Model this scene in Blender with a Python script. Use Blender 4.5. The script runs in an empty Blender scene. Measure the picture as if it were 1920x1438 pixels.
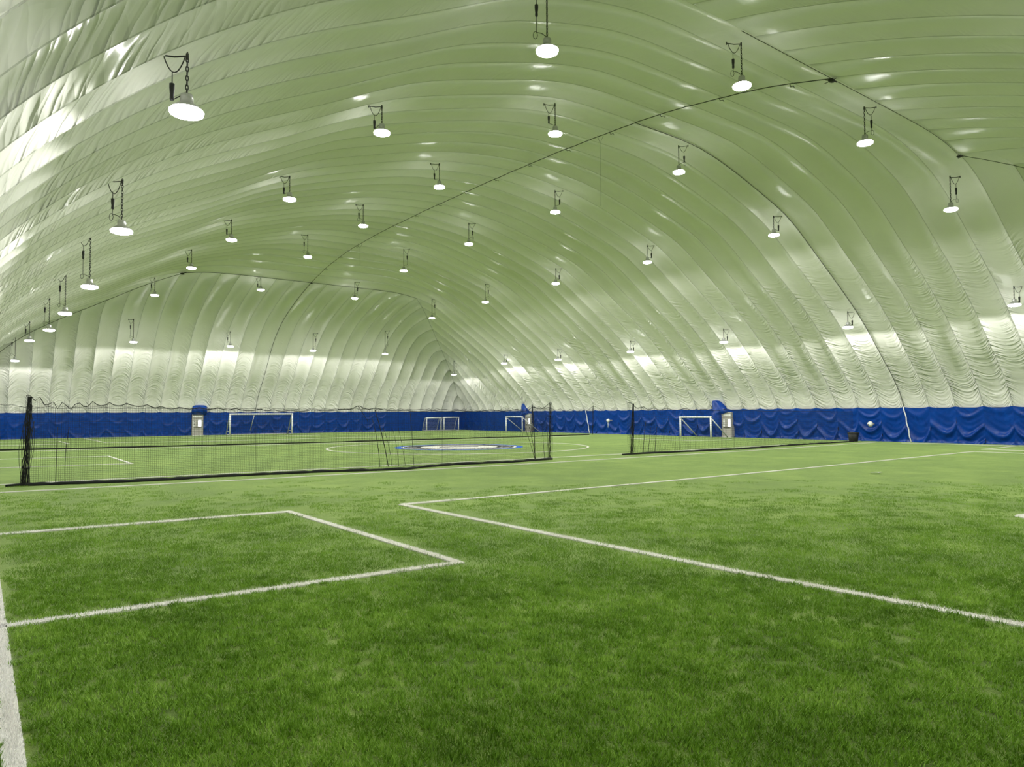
import bpy, bmesh, math, random
from mathutils import Vector, Matrix, noise
random.seed(7)
C = bpy.context.scene.collection
SC = 1.8                      # camera height in metres; plan measures below are in units of it
PI = math.pi

# ------------------------------------------------------------------ camera
F_PX, PITCH, ROLL, YAW = 1338.0, 0.0422, 0.0051, 0.649
def cam_dir(u, v, f):
    c, s = math.cos(ROLL), math.sin(ROLL)
    a, b = c*u - s*v, s*u + c*v
    fw = f*math.cos(PITCH) + b*math.sin(PITCH)
    dn = b*math.cos(PITCH) - f*math.sin(PITCH)
    c, s = math.cos(YAW), math.sin(YAW)
    return Vector((c*a + s*fw, -s*a + c*fw, -dn))
cam_data = bpy.data.cameras.new('camera')
cam = bpy.data.objects.new('camera', cam_data); C.objects.link(cam)
ax, ay, az = cam_dir(1, 0, 0), -cam_dir(0, 1, 0), -cam_dir(0, 0, 1)
cam.matrix_world = Matrix(((ax.x, ay.x, az.x, 0), (ax.y, ay.y, az.y, 0), (ax.z, ay.z, az.z, SC), (0, 0, 0, 1)))
cam_data.sensor_width = 36; cam_data.lens = 36*F_PX/1920; cam_data.clip_end = 400; cam_data.clip_start = .05
bpy.context.scene.camera = cam

# ------------------------------------------------------------------ world, exposure
SPOT_W = 650.0; GLOW_W = 0.0
w = bpy.data.worlds.new('world'); bpy.context.scene.world = w; w.use_nodes = True
w.node_tree.nodes['Background'].inputs[0].default_value = (0.6, 0.7, 0.6, 1)
w.node_tree.nodes['Background'].inputs[1].default_value = 0.02
vs = bpy.context.scene.view_settings
bpy.context.scene.display_settings.display_device = 'sRGB'
vs.view_transform = 'Standard'; vs.look = 'None'; vs.exposure = 0.0; vs.gamma = 1; vs.use_curve_mapping = False

# ------------------------------------------------------------------ helpers
def ray(px, py): return cam_dir(px-960, py-719, F_PX)
def ground(px, py, z=0.0):
    r = ray(px, py); t = (z-SC)/r.z
    return Vector((r.x*t, r.y*t, z))
def at_height(px, py, h):     # h above the camera
    r = ray(px, py); t = h/r.z
    return Vector((r.x*t, r.y*t, SC+h))
def at_plan(px, py, x, y):    # height seen in pixel row py over the plan point
    r = ray(px, py); return SC + r.z/math.hypot(r.x, r.y)*math.hypot(x, y)
def on_vplane(px, py, p, q):  # hit of the pixel with the vertical plane through p, q
    r = ray(px, py); n = Vector((-(q-p).y, (q-p).x, 0)); t = p.dot(n)/r.dot(n)
    return Vector((r.x*t, r.y*t, SC+r.z*t))

def obj(name, bm, mat, parent=None, smooth=True):
    me = bpy.data.meshes.new(name); bm.normal_update(); bm.to_mesh(me); bm.free()
    if mat is not None:
        for m in (mat if isinstance(mat, (list, tuple)) else [mat]): me.materials.append(m)
    if smooth:
        for p in me.polygons: p.use_smooth = True
    o = bpy.data.objects.new(name, me); C.objects.link(o)
    if parent: o.parent = parent
    return o
def tag(o, label=None, cat=None, group=None, kind=None):
    if label: o['label'] = label
    if cat: o['category'] = cat
    if group: o['group'] = group
    if kind: o['kind'] = kind
    return o
def empty(name, loc=(0, 0, 0), rz=0):
    o = bpy.data.objects.new(name, None); C.objects.link(o); o.location = loc; o.rotation_euler = (0, 0, rz)
    o.empty_display_size = .3
    return o
def box(bm, lo, hi, bev=0.0):
    ret = bmesh.ops.create_cube(bm, size=1)
    vs_ = ret['verts']
    for v in vs_:
        v.co = Vector([(lo[i]+hi[i])/2 + v.co[i]*(hi[i]-lo[i]) for i in range(3)])
    if bev:
        es = list({e for v in vs_ for e in v.link_edges})
        bmesh.ops.bevel(bm, geom=es, offset=bev, segments=2, affect='EDGES', profile=.6)
def tube(bm, pts, r, n=6, caps=True, closed=False):
    pts = [Vector(p) for p in pts]
    rs = r if isinstance(r, (list, tuple)) else [r]*len(pts)
    rings = []; N = len(pts); up = None
    for i, p in enumerate(pts):
        a = pts[(i-1) % N] if (closed or i > 0) else p
        b = pts[(i+1) % N] if (closed or i < N-1) else p
        t = (b-a).normalized() if (b-a).length > 1e-9 else Vector((0, 0, 1))
        if up is None: up = Vector((0, 0, 1)) if abs(t.z) < .9 else Vector((1, 0, 0))
        s = t.cross(up)
        if s.length < 1e-6: s = t.orthogonal()
        s.normalize(); q = s.cross(t); up = q
        rings.append([bm.verts.new(p + (s*math.cos(2*PI*k/n) + q*math.sin(2*PI*k/n))*rs[i]) for k in range(n)])
    for i in range(N if closed else N-1):
        A, B = rings[i], rings[(i+1) % N]
        for k in range(n): bm.faces.new((A[k], A[(k+1) % n], B[(k+1) % n], B[k]))
    if caps and not closed and n > 2:
        bm.faces.new(rings[0][::-1]); bm.faces.new(rings[-1])
def lathe(bm, prof, n=24, c=(0, 0, 0)):
    rings = []
    for r, z in prof:
        rings.append([bm.verts.new((c[0]+r*math.cos(2*PI*k/n), c[1]+r*math.sin(2*PI*k/n), c[2]+z)) for k in range(n)])
    for A, B in zip(rings, rings[1:]):
        for k in range(n): bm.faces.new((A[k], A[(k+1) % n], B[(k+1) % n], B[k]))
    bm.faces.new(rings[0][::-1]); bm.faces.new(rings[-1])
def interp(tab, x):
    if x <= tab[0][0]: return tab[0][1]
    for i in range(len(tab)-1):
        x0, y0 = tab[i]; x1, y1 = tab[i+1]
        if x <= x1:
            # Catmull style monotone cubic
            def sl(j):
                if j <= 0 or j >= len(tab)-1: return None
                a, b, c2 = tab[j-1], tab[j], tab[j+1]
                s1 = (b[1]-a[1])/(b[0]-a[0]); s2 = (c2[1]-b[1])/(c2[0]-b[0])
                return 0 if s1*s2 <= 0 else 2*s1*s2/(s1+s2)
            s = (y1-y0)/(x1-x0); m0 = sl(i); m1 = sl(i+1)
            m0 = s if m0 is None else m0; m1 = (0 if i+1 == len(tab)-1 else s) if m1 is None else m1
            h = x1-x0; t = (x-x0)/h
            return ((2*t**3-3*t*t+1)*y0 + (t**3-2*t*t+t)*h*m0 + (-2*t**3+3*t*t)*y1 + (t**3-t*t)*h*m1)
    return tab[-1][1]

# ------------------------------------------------------------------ materials
def new_mat(name):
    m = bpy.data.materials.new(name); m.use_nodes = True
    nt = m.node_tree; b = nt.nodes['Principled BSDF']
    return m, nt, b
def simple(name, col, rough=.5, metal=0.0, var=.12, scale=8.0, bump=0.0, emit=None, coat=0.0):
    m, nt, b = new_mat(name); N = nt.nodes.new; L = nt.links.new
    tc = N('ShaderNodeTexCoord'); no = N('ShaderNodeTexNoise'); no.inputs['Scale'].default_value = scale
    no.inputs['Detail'].default_value = 4
    L(tc.outputs['Object'], no.inputs['Vector'])
    mx = N('ShaderNodeMix'); mx.data_type = 'RGBA'
    mx.inputs['A'].default_value = (*[c*(1-var) for c in col], 1); mx.inputs['B'].default_value = (*[min(1, c*(1+var)) for c in col], 1)
    L(no.outputs['Fac'], mx.inputs['Factor']); L(mx.outputs['Result'], b.inputs['Base Color'])
    b.inputs['Roughness'].default_value = rough; b.inputs['Metallic'].default_value = metal
    if coat: b.inputs['Coat Weight'].default_value = coat
    if bump:
        bp = N('ShaderNodeBump'); bp.inputs['Strength'].default_value = bump; bp.inputs['Distance'].default_value = .01
        L(no.outputs['Fac'], bp.inputs['Height']); L(bp.outputs['Normal'], b.inputs['Normal'])
    if emit:
        b.inputs['Emission Color'].default_value = (*emit[0], 1); b.inputs['Emission Strength'].default_value = emit[1]
    return m
def math_node(nt, op, a, b=None, clamp=False):
    n = nt.nodes.new('ShaderNodeMath'); n.operation = op; n.use_clamp = clamp
    for i, x in enumerate((a, b)):
        if x is None: continue
        if isinstance(x, (int, float)): n.inputs[i].default_value = x
        else: nt.links.new(x, n.inputs[i])
    return n.outputs[0]

def wrinkle_height(nt):
    """height of the fine folds that run across a gore from seam to seam (UV: u across 0..1, v along in metres)"""
    N = nt.nodes.new; L = nt.links.new
    uv = N('ShaderNodeUVMap'); uv.uv_map = 'UVMap'
    sp = N('ShaderNodeSeparateXYZ'); L(uv.outputs['UV'], sp.inputs[0])
    u, v = sp.outputs[0], sp.outputs[1]
    edge = math_node(nt, 'ABSOLUTE', math_node(nt, 'SUBTRACT', u, .5))          # 0 mid .. .5 seam
    e2 = math_node(nt, 'MULTIPLY', edge, edge)
    def folds(uscale, vscale, shear, detail, seed):
        vv = math_node(nt, 'ADD', v, math_node(nt, 'MULTIPLY', e2, shear))
        cb = N('ShaderNodeCombineXYZ')
        L(math_node(nt, 'ADD', math_node(nt, 'MULTIPLY', u, uscale), seed), cb.inputs[0])
        L(math_node(nt, 'MULTIPLY', vv, vscale), cb.inputs[1])
        no = N('ShaderNodeTexNoise'); no.inputs['Scale'].default_value = 1; no.inputs['Detail'].default_value = detail
        no.inputs['Roughness'].default_value = .55; no.inputs['Distortion'].default_value = .25
        L(cb.outputs[0], no.inputs['Vector'])
        # ridged
        r = math_node(nt, 'ABSOLUTE', math_node(nt, 'SUBTRACT', no.outputs['Fac'], .5))
        return math_node(nt, 'POWER', math_node(nt, 'SUBTRACT', 1.0, math_node(nt, 'MULTIPLY', r, 4.5), True), 1.25)
    f1 = folds(.55, 5.2, 2.6, 0, 0.0); f2 = folds(.7, 2.3, 1.6, 1, 9.3)
    cb = N('ShaderNodeCombineXYZ'); L(math_node(nt, 'MULTIPLY', u, 2.2), cb.inputs[0]); L(math_node(nt, 'MULTIPLY', v, .45), cb.inputs[1])
    msk = N('ShaderNodeTexNoise'); msk.inputs['Scale'].default_value = 1; msk.inputs['Detail'].default_value = 2; L(cb.outputs[0], msk.inputs['Vector'])
    mk = N('ShaderNodeMapRange'); mk.inputs['From Min'].default_value = .42; mk.inputs['From Max'].default_value = .62; L(msk.outputs['Fac'], mk.inputs['Value'])
    # folds are deep near the ground and near the seams, fading towards the crown
    geo = N('ShaderNodeNewGeometry'); sg = N('ShaderNodeSeparateXYZ'); L(geo.outputs['Position'], sg.inputs[0])
    hz = N('ShaderNodeMapRange'); hz.inputs['From Min'].default_value = 4.0; hz.inputs['From Max'].default_value = 10.5
    hz.inputs['To Min'].default_value = 1.0; hz.inputs['To Max'].default_value = .10; L(sg.outputs[2], hz.inputs['Value'])
    sm = math_node(nt, 'ADD', math_node(nt, 'MULTIPLY', math_node(nt, 'MULTIPLY', e2, e2), 11.0), .34)
    h = math_node(nt, 'ADD', f1, math_node(nt, 'MULTIPLY', f2, 1.2))
    h = math_node(nt, 'MULTIPLY', h, math_node(nt, 'MULTIPLY', hz.outputs[0], sm))
    mk2 = math_node(nt, 'ADD', math_node(nt, 'MULTIPLY', mk.outputs[0], .75), .25)
    return math_node(nt, 'MULTIPLY', h, mk2), edge

def shell_material():
    m, nt, b = new_mat('white_vinyl_shell'); N = nt.nodes.new; L = nt.links.new
    h, edge = wrinkle_height(nt)
    bp = N('ShaderNodeBump'); bp.inputs['Strength'].default_value = 1.0; bp.inputs['Distance'].default_value = .07
    L(h, bp.inputs['Height']); L(bp.outputs['Normal'], b.inputs['Normal'])
    tc = N('ShaderNodeTexCoord'); no = N('ShaderNodeTexNoise'); no.inputs['Scale'].default_value = .25; no.inputs['Detail'].default_value = 3
    L(tc.outputs['Object'], no.inputs['Vector'])
    rp = N('ShaderNodeValToRGB'); rp.color_ramp.elements[0].color = (.77, .765, .71, 1); rp.color_ramp.elements[1].color = (.845, .84, .79, 1)
    rp.color_ramp.elements[0].position = .35; rp.color_ramp.elements[1].position = .65
    L(no.outputs['Fac'], rp.inputs[0])
    # narrow welded seam strip, a little darker
    sd = math_node(nt, 'GREATER_THAN', edge, .488)
    mx = N('ShaderNodeMix'); mx.data_type = 'RGBA'; mx.inputs['B'].default_value = (.55, .56, .5, 1)
    L(sd, mx.inputs['Factor']); L(rp.outputs[0], mx.inputs['A']); L(mx.outputs['Result'], b.inputs['Base Color'])
    b.inputs['Roughness'].default_value = .22; b.inputs['Specular IOR Level'].default_value = .5
    return m
M_SHELL = shell_material()

def blue_material():
    m, nt, b = new_mat('blue_vinyl_liner'); N = nt.nodes.new; L = nt.links.new
    uv = N('ShaderNodeUVMap'); uv.uv_map = 'UVMap'
    mp = N('ShaderNodeMapping'); mp.inputs['Scale'].default_value = (3, 2.5, 1); L(uv.outputs['UV'], mp.inputs['Vector'])
    no = N('ShaderNodeTexNoise'); no.inputs['Scale'].default_value = 1.2; no.inputs['Detail'].default_value = 3; no.inputs['Distortion'].default_value = 1.0
    L(mp.outputs[0], no.inputs['Vector'])
    bp = N('ShaderNodeBump'); bp.inputs['Strength'].default_value = .6; bp.inputs['Distance'].default_value = .04
    L(no.outputs['Fac'], bp.inputs['Height']); L(bp.outputs['Normal'], b.inputs['Normal'])
    mx = N('ShaderNodeMix'); mx.data_type = 'RGBA'; mx.inputs['A'].default_value = (.0005, .018, .14, 1); mx.inputs['B'].default_value = (.0008, .062, .38, 1)
    L(no.outputs['Fac'], mx.inputs['Factor']); L(mx.outputs['Result'], b.inputs['Base Color'])
    b.inputs['Roughness'].default_value = .30; b.inputs['Specular IOR Level'].default_value = .26
    return m
M_BLUE = blue_material()

def turf_material(name, c_dark, c_mid, c_light):
    m, nt, b = new_mat(name); N = nt.nodes.new; L = nt.links.new
    tc = N('ShaderNodeTexCoord')
    def nz(scale, detail, rough=.6, vec=None):
        n = N('ShaderNodeTexNoise'); n.inputs['Scale'].default_value = scale; n.inputs['Detail'].default_value = detail
        n.inputs['Roughness'].default_value = rough
        L(vec if vec else tc.outputs['Object'], n.inputs['Vector']); return n.outputs['Fac']
    fine = nz(70, 3, .75); mid = nz(9, 4, .7); big = nz(.8, 4, .6); huge = nz(.18, 3, .5)
    s = math_node(nt, 'ADD', math_node(nt, 'MULTIPLY', fine, .30), math_node(nt, 'MULTIPLY', mid, .20))
    s = math_node(nt, 'ADD', s, math_node(nt, 'MULTIPLY', big, .33))
    s = math_node(nt, 'ADD', s, math_node(nt, 'MULTIPLY', huge, .17))
    rp = N('ShaderNodeValToRGB'); e = rp.color_ramp.elements
    e[0].position = .39; e[0].color = (*c_dark, 1); e[1].position = .62; e[1].color = (*c_light, 1)
    k = rp.color_ramp.elements.new(.5); k.color = (*c_mid, 1)
    L(s, rp.inputs[0]); L(rp.outputs[0], b.inputs['Base Color'])
    b.inputs['Roughness'].default_value = .85; b.inputs['Specular IOR Level'].default_value = .25
    b.inputs['Sheen Weight'].default_value = .6 if name == 'green_turf' else .05; b.inputs['Sheen Roughness'].default_value = .35
    b.inputs['Sheen Tint'].default_value = (.75, 1, .45, 1)
    bp = N('ShaderNodeBump'); bp.inputs['Strength'].default_value = .7; bp.inputs['Distance'].default_value = .03
    L(math_node(nt, 'ADD', fine, math_node(nt, 'MULTIPLY', mid, .8)), bp.inputs['Height']); L(bp.outputs['Normal'], b.inputs['Normal'])
    return m
M_TURF = turf_material('green_turf', (.06, .11, .010), (.14, .22, .026), (.28, .38, .075))
M_LINE = turf_material('white_turf', (.66, .63, .56), (.86, .84, .78), (.97, .96, .92))
M_EMBLUE = turf_material('blue_turf', (.01, .08, .5), (.02, .13, .7), (.05, .2, .85))
M_EMDARK = turf_material('dark_turf', (.01, .012, .02), (.03, .03, .05), (.08, .08, .1))
M_CABLE = simple('dark_rope', (.05, .055, .04), .8, scale=60)
M_CHAIN = simple('black_chain', (.03, .03, .028), .5, .4, scale=60)
M_NET = simple('black_netting', (.008, .010, .008), .9, scale=40)
M_NETW = simple('white_netting', (.55, .57, .62), .8, scale=40)
M_WHITE = simple('white_painted_metal', (.82, .82, .84), .35, scale=12, var=.05)
M_STEEL = simple('grey_door_metal', (.42, .40, .36), .45, .1, scale=10, var=.12, bump=.1)
M_DARKST = simple('dark_steel', (.06, .055, .05), .5, .3, scale=20)
M_BLACK = simple('black_plastic', (.008, .008, .009), .5, scale=14)
M_WIN = simple('bright_window', (.9, .92, .95), .2, var=.02, emit=((.9, .95, 1), 1.6))
M_PAPER = simple('white_paper', (.8, .8, .78), .6, scale=30, var=.04)
M_PLAST = simple('white_plastic', (.82, .83, .8), .4, scale=30, var=.06)
M_ALU = simple('cast_aluminium', (.5, .5, .5), .4, .8, scale=25)
M_LAMP = simple('lit_lamp_lens', (.9, .9, .9), .4, var=.01, emit=((1.0, .99, .97), 42.0))

# ------------------------------------------------------------------ dome form
XL, XR, NX = -1.0, 24.6, 34
YN, YF, NY = -1.36, 37.76, 51
GX, GY = (XR-XL)/NX, (YF-YN)/NY
KH = 10                                  # gores from the corner to the end of a hip
BAND = 1.12                              # top of the blue liner
T_SIDE = [(0, 0), (.13, 1.12), (.7, 1.95), (1.5, 2.70), (3.0, 4.0), (5.1, 5.4), (6.8, 6.42), (7.7, 6.75), (9.9, 7.38), (10.8, 7.55), (12.8, 7.72)]
T_LEFT = [(0, 0), (.13, 1.12), (.6, 2.15), (1.2, 3.0), (1.8, 3.62), (2.5, 4.2), (3.5, 4.85), (5.1, 5.65), (6.8, 6.48), (7.7, 6.78), (9.9, 7.38), (10.8, 7.55), (12.8, 7.72)]
T_END = [(0, 0), (.10, 1.12), (.75, 2.2), (1.5, 3.0), (2.16, 3.82), (2.96, 4.7), (4.36, 5.62), (7.66, 6.80), (9.5, 7.22), (12.2, 7.55), (16, 7.70), (19.6, 7.74)]
def H(x, y):
    d = max(0, min(x-XL, XR-x)); e = max(0, min(y-YN, YF-y))
    a, b = interp(T_LEFT if x < 11.8 else T_SIDE, d)/7.74, interp(T_END, e)/7.74
    lo = min(a, b); p = 3.2 + 14*max(0, 1-lo)
    A, B = max(1e-6, 1-a), max(1e-6, 1-b)
    z = 1-(A**p+B**p)**(1/p)
    z = max(0, z)*7.74
    m = min(d, e)
    z += .38*math.exp(-((d-e)/.9)**2)*math.exp(-((m-1.3)/1.6)**2)*min(1, m/.3)
    return z
def SURF(x, y): return Vector((x, y, H(x, y)))
def NRM(x, y):
    e = .03
    a = SURF(min(x+e, XR), y)-SURF(max(x-e, XL), y); b = SURF(x, min(y+e, YF))-SURF(x, max(y-e, YN))
    n = a.cross(b)
    return n.normalized() if n.length > 1e-9 else Vector((0, 0, 1))

# ------------------------------------------------------------------ setting: floor
floor_bm = bmesh.new()
box(floor_bm, ((XL-.3)*SC, (YN-.3)*SC, -.25), ((XR+.3)*SC, (YF+.3)*SC, 0))
floor = obj('floor', floor_bm, M_TURF, smooth=False)
tag(floor, 'green artificial turf covering the whole floor of the dome', 'floor', kind='structure')

# ------------------------------------------------------------------ setting: shell panels
ceiling = empty('ceiling', (XL*SC + .5*(XR-XL)*SC, .5*(YN+YF)*SC, 0))
tag(ceiling, 'inflated white fabric dome of ribbed panels rising from the blue wall band', 'dome', kind='structure')
off = ceiling.location.copy()
BULGE = .125
def gore(path0, path1, mat, idx, nu=12, name='fabric_panel', parent=ceiling, bulge=BULGE, taper=False):
    """path0/path1: equal-length lists of plan points along the two seams"""
    bm = bmesh.new(); uvl = bm.loops.layers.uv.new('UVMap')
    rows = []; vlen = 0; prev = None; vv = []
    for p, q in zip(path0, path1):
        mid = ((p[0]+q[0])/2, (p[1]+q[1])/2); s = SURF(*mid)
        if prev is not None: vlen += (s-prev).length*SC
        prev = s; vv.append(vlen)
        row = []
        wdt = math.hypot(p[0]-q[0], p[1]-q[1])
        for j in range(nu+1):
            u = j/nu; x, y = p[0]+(q[0]-p[0])*u, p[1]+(q[1]-p[1])*u
            sh = (4*u*(1-u))**.75*bulge*min(1, wdt/GX)
            if taper:
                dist = math.hypot(x-(path0[-1][0]+path1[-1][0])/2, y-(path0[-1][1]+path1[-1][1])/2)
                sh *= min(1, (dist/1.1)**.6) if p is not path0[-1] else 0
            P = SURF(x, y)
            n = NRM(x, y)
            if P.z < 1.6: n = Vector((n.x, n.y, n.z*max(0, (P.z-BAND)/.48)))
            P = P + n*sh
            row.append(bm.verts.new(P*SC - off))
        rows.append(row)
    for i in range(len(rows)-1):
        for j in range(nu):
            f = bm.faces.new((rows[i][j], rows[i][j+1], rows[i+1][j+1], rows[i+1][j]))
            for l, (a, b) in zip(f.loops, ((i, j), (i, j+1), (i+1, j+1), (i+1, j))):
                l[uvl].uv = (b/nu, vv[a]+idx*17.3)
    bmesh.ops.remove_doubles(bm, verts=bm.verts, dist=1e-5)
    return obj(name, bm, mat, parent)
D0S = .13; D0E = .10
def wall_samples(d0, d1, n):
    # denser where the fabric is steep
    return [d0+(d1-d0)*(t/n)**1.9 for t in range(n+1)]
idx = 0
# side gores: between seams j and j+1 in Y
for j in range(NY):
    y0, y1 = YN+GY*j, YN+GY*(j+1)
    k0, k1 = min(j, NY-j), min(j+1, NY-j-1)        # hip index of each seam
    if min(k0, k1) >= KH:                           # full arch from wall to wall
        half = wall_samples(D0S, (XR-XL)/2, 44)
        xs = [XL+d for d in half] + [XR-d for d in reversed(half[:-1])]
        gore([(x, y0) for x in xs], [(x, y1) for x in xs], M_SHELL, idx); idx += 1
    else:
        for side in (0, 1):
            n = max(5, int(4+3.2*max(k0, k1)))
            e0, e1 = max(GX*k0, D0S), max(GX*k1, D0S)
            a, b = wall_samples(D0S, e0, n), wall_samples(D0S, e1, n)
            X = (lambda d: XL+d) if side == 0 else (lambda d: XR-d)
            gore([(X(d), y0) for d in a], [(X(d), y1) for d in b], M_SHELL, idx); idx += 1
# end gores: between seams i and i+1 in X
for i in range(NX):
    x0, x1 = XL+GX*i, XL+GX*(i+1)
    k0, k1 = min(i, NX-i, KH), min(i+1, NX-i-1, KH)
    for side in (0, 1):
        n = max(5, int(4+3.2*max(k0, k1)))
        a, b = wall_samples(D0E, max(GY*k0, D0E), n), wall_samples(D0E, max(GY*k1, D0E), n)
        Y = (lambda d: YN+d) if side == 0 else (lambda d: YF-d)
        gore([(x0, Y(d)) for d in a], [(x1, Y(d)) for d in b], M_SHELL, idx, taper=(k0 == KH and k1 == KH)); idx += 1

# ropes and cables lying under the seams
def cable(pts, r, name='cable', mat=M_CABLE, label=None, n=5, drop=.02, wob=.0):
    P = []
    for k, (x, y) in enumerate(pts):
        s = SURF(x, y)-NRM(x, y)*drop
        if wob: s = s + Vector((random.uniform(-wob, wob), random.uniform(-wob, wob), 0))
        P.append(s*SC-off)
    bm = bmesh.new(); tube(bm, P, r, n)
    o = obj(name, bm, mat, ceiling)
    if label: o['label'] = label
    return o
XM = 11.8
ys = [YN+GY*KH + (YF-YN-2*GY*KH)*t/90 for t in range(91)]
cable([(XM, y) for y in ys], .017, label='dark rope along the crown of the dome', wob=.012)
cable([(XM, YF-d) for d in wall_samples(D0E, GY*KH, 30)][::-1], .016, label='dark rope running down the far end wall')
yc = YN+GY*16
cable([(XR-d, yc) for d in wall_samples(D0S, XR-XM, 60)], .015, label='dark cable arching down the right side')
yc2 = YF-GY*10
cable([(XL+GX*KH + (XR-XL-2*GX*KH)*t/40, yc2) for t in range(41)], .016, label='thin dark cable where the end panels begin')
cable([(XL+GX*KH*(1-t/20)+.15, YF-GY*KH*(1-t/20)-.1) for t in range(19)], .018, label='dark cable along the far left hip')
cable([(XR-GX*KH*(1-t/20), YF-GY*KH*(1-t/20)) for t in range(19)], .010, label='thin cable along the far right hip')
yc3 = YN+GY*10
cable([(XM-2.6+(XR-GX*KH-XM+2.6)*t/30, yc3) for t in range(31)], .010, label='thin cable where the near end panels begin')
cable([(XR-GX*KH*(1-t/20), YN+GY*KH*(1-t/20)) for t in range(19)], .012, label='thin cable along the near right hip')
# small knots where cables meet
for (x, y, s) in ((XM, yc3, .10), (XM, yc2, .06), (XL+GX*KH, yc2, .10), (XR-GX*KH, yc3, .08)):
    bm = bmesh.new(); P = (SURF(x, y)-NRM(x, y)*.05)*SC-off
    bmesh.ops.create_icosphere(bm, subdivisions=2, radius=s, matrix=Matrix.Translation(P) @ Matrix.Diagonal((1.6, .9, .6, 1)))
    for q in range(5):
        a = random.uniform(0, 2*PI)
        tube(bm, [P, P+Vector((math.cos(a)*s*2.2, math.sin(a)*s*2.2, -.02))], .012, 4)
    obj('cable_clamp', bm, M_CHAIN, ceiling)
# ties hanging from the crown rope every few gores
for k in range(11, 41, 2):
    y = YN+GY*k; bm = bmesh.new(); P = (SURF(XM, y)-NRM(XM, y)*.03)*SC-off
    tube(bm, [P+Vector((-.08, 0, 0)), P+Vector((.02, .03, -.07)), P+Vector((.12, -.02, -.03)), P+Vector((.22, .02, -.05))], .013, 4)
    obj('rope_tie', bm, M_CHAIN, ceiling)

# ------------------------------------------------------------------ setting: blue liner bands
def band(name, label, n_panels, pos, inward, along, length_u, swag, base_d, flip):
    root = empty(name, (0, 0, 0)); tag(root, label, 'wall', kind='structure')
    for i in range(n_panels):
        rnd = random.Random(i*31+len(name)); sw = swag(i)
        bm = bmesh.new(); uvl = bm.loops.layers.uv.new('UVMap'); nu, nv = (22, 34) if sw > 0 else (4, 4)
        ph = rnd.uniform(0, 1); nf = rnd.uniform(1.6, 2.8); kk = rnd.uniform(.24, .42); ske = rnd.uniform(-.35, .35); af = rnd.uniform(.6, 1.25)
        rows = []
        for a in range(nv+1):
            v = a/nv; row = []
            for b in range(nu+1):
                u = b/nu; s = 2*u-1
                top = BAND + .035 - .045*(1-s*s)*(.4+.6*min(1, sw))
                z = top*(1-v) - .004*v
                base = base_d*max(0, z)/BAND
                s2 = s+ske*(1-s*s)
                dr = (1-abs(s2)**2.3)*kk
                q = v - dr*(.35+.75*v)
                rid = (.5+.5*math.cos(2*PI*(nf*q+ph)))**7
                q2 = v*1.0 - dr*(.5+.5*v)
                rid2 = (.5+.5*math.cos(2*PI*(nf*3.3*q2+ph*3+.5*s)))**2
                amp = sw*(.15+.85*v**1.3)*(1-abs(s)**6*.5)
                d = base - .055*(1-s*s)*(.4+.6*v)*min(1, .4+sw) + amp*af*(.13*rid+.022*rid2)
                if v > .93: d += .05*sw*(v-.93)/.07
                d = max(d, -.07)
                P = pos + along*((i+u)*length_u) + inward*(d+.012)
                row.append(bm.verts.new(Vector((P.x, P.y, z))*SC))
            rows.append(row)
        for a in range(nv):
            for b in range(nu):
                vs4 = [rows[a][b], rows[a][b+1], rows[a+1][b+1], rows[a+1][b]]
                cs = [(a, b), (a, b+1), (a+1, b+1), (a+1, b)]
                if flip: vs4.reverse(); cs.reverse()
                f = bm.faces.new(vs4)
                for l, (p, q_) in zip(f.loops, cs): l[uvl].uv = (q_/nu+i*3.1, p/nv*1.5)
        obj('liner_panel', bm, M_BLUE, root)
    return root
V = Vector
wr = band('wall_right', 'blue vinyl wall liner with deep swag folds along the right side', NY, V((XR, YN, 0)), V((-1, 0, 0)), V((0, 1, 0)), GY,
     lambda i: 1.0 if i < 42 else .25, D0S, False)
wf = band('wall_far', 'blue vinyl wall liner along the far end', NX, V((XL, YF, 0)), V((0, -1, 0)), V((1, 0, 0)), GX,
     lambda i: (.30 if i < 13 else .55 if i < 27 else .12), D0E, True)
wl = band('wall_left', 'blue vinyl wall liner along the left side', NY, V((XL, YN, 0)), V((1, 0, 0)), V((0, 1, 0)), GY, lambda i: 0, D0S, True)
wn = band('wall_near', 'blue vinyl wall liner behind the camera', NX, V((XL, YN, 0)), V((0, 1, 0)), V((1, 0, 0)), GX, lambda i: 0, D0E, False)
# pale rope strips running down the liner below the arch cables
def wall_rope(y, parent, px=None):
    bm = bmesh.new(); pts = []
    for k in range(14):
        t = k/13; z = (BAND+.03)*(1-t)+.01
        pts.append(V((XR-D0S*z/BAND-.05-.04*t, y-.16*t+.012*math.sin(k*1.3), z))*SC)
    tube(bm, pts, .035, 6); o = obj('rope', bm, M_WHITE, parent); o['label'] = 'white rope strip down the blue liner'
wall_rope(yc, wr); wall_rope(ground(1122, 812).y/SC+.1, wr)

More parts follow.
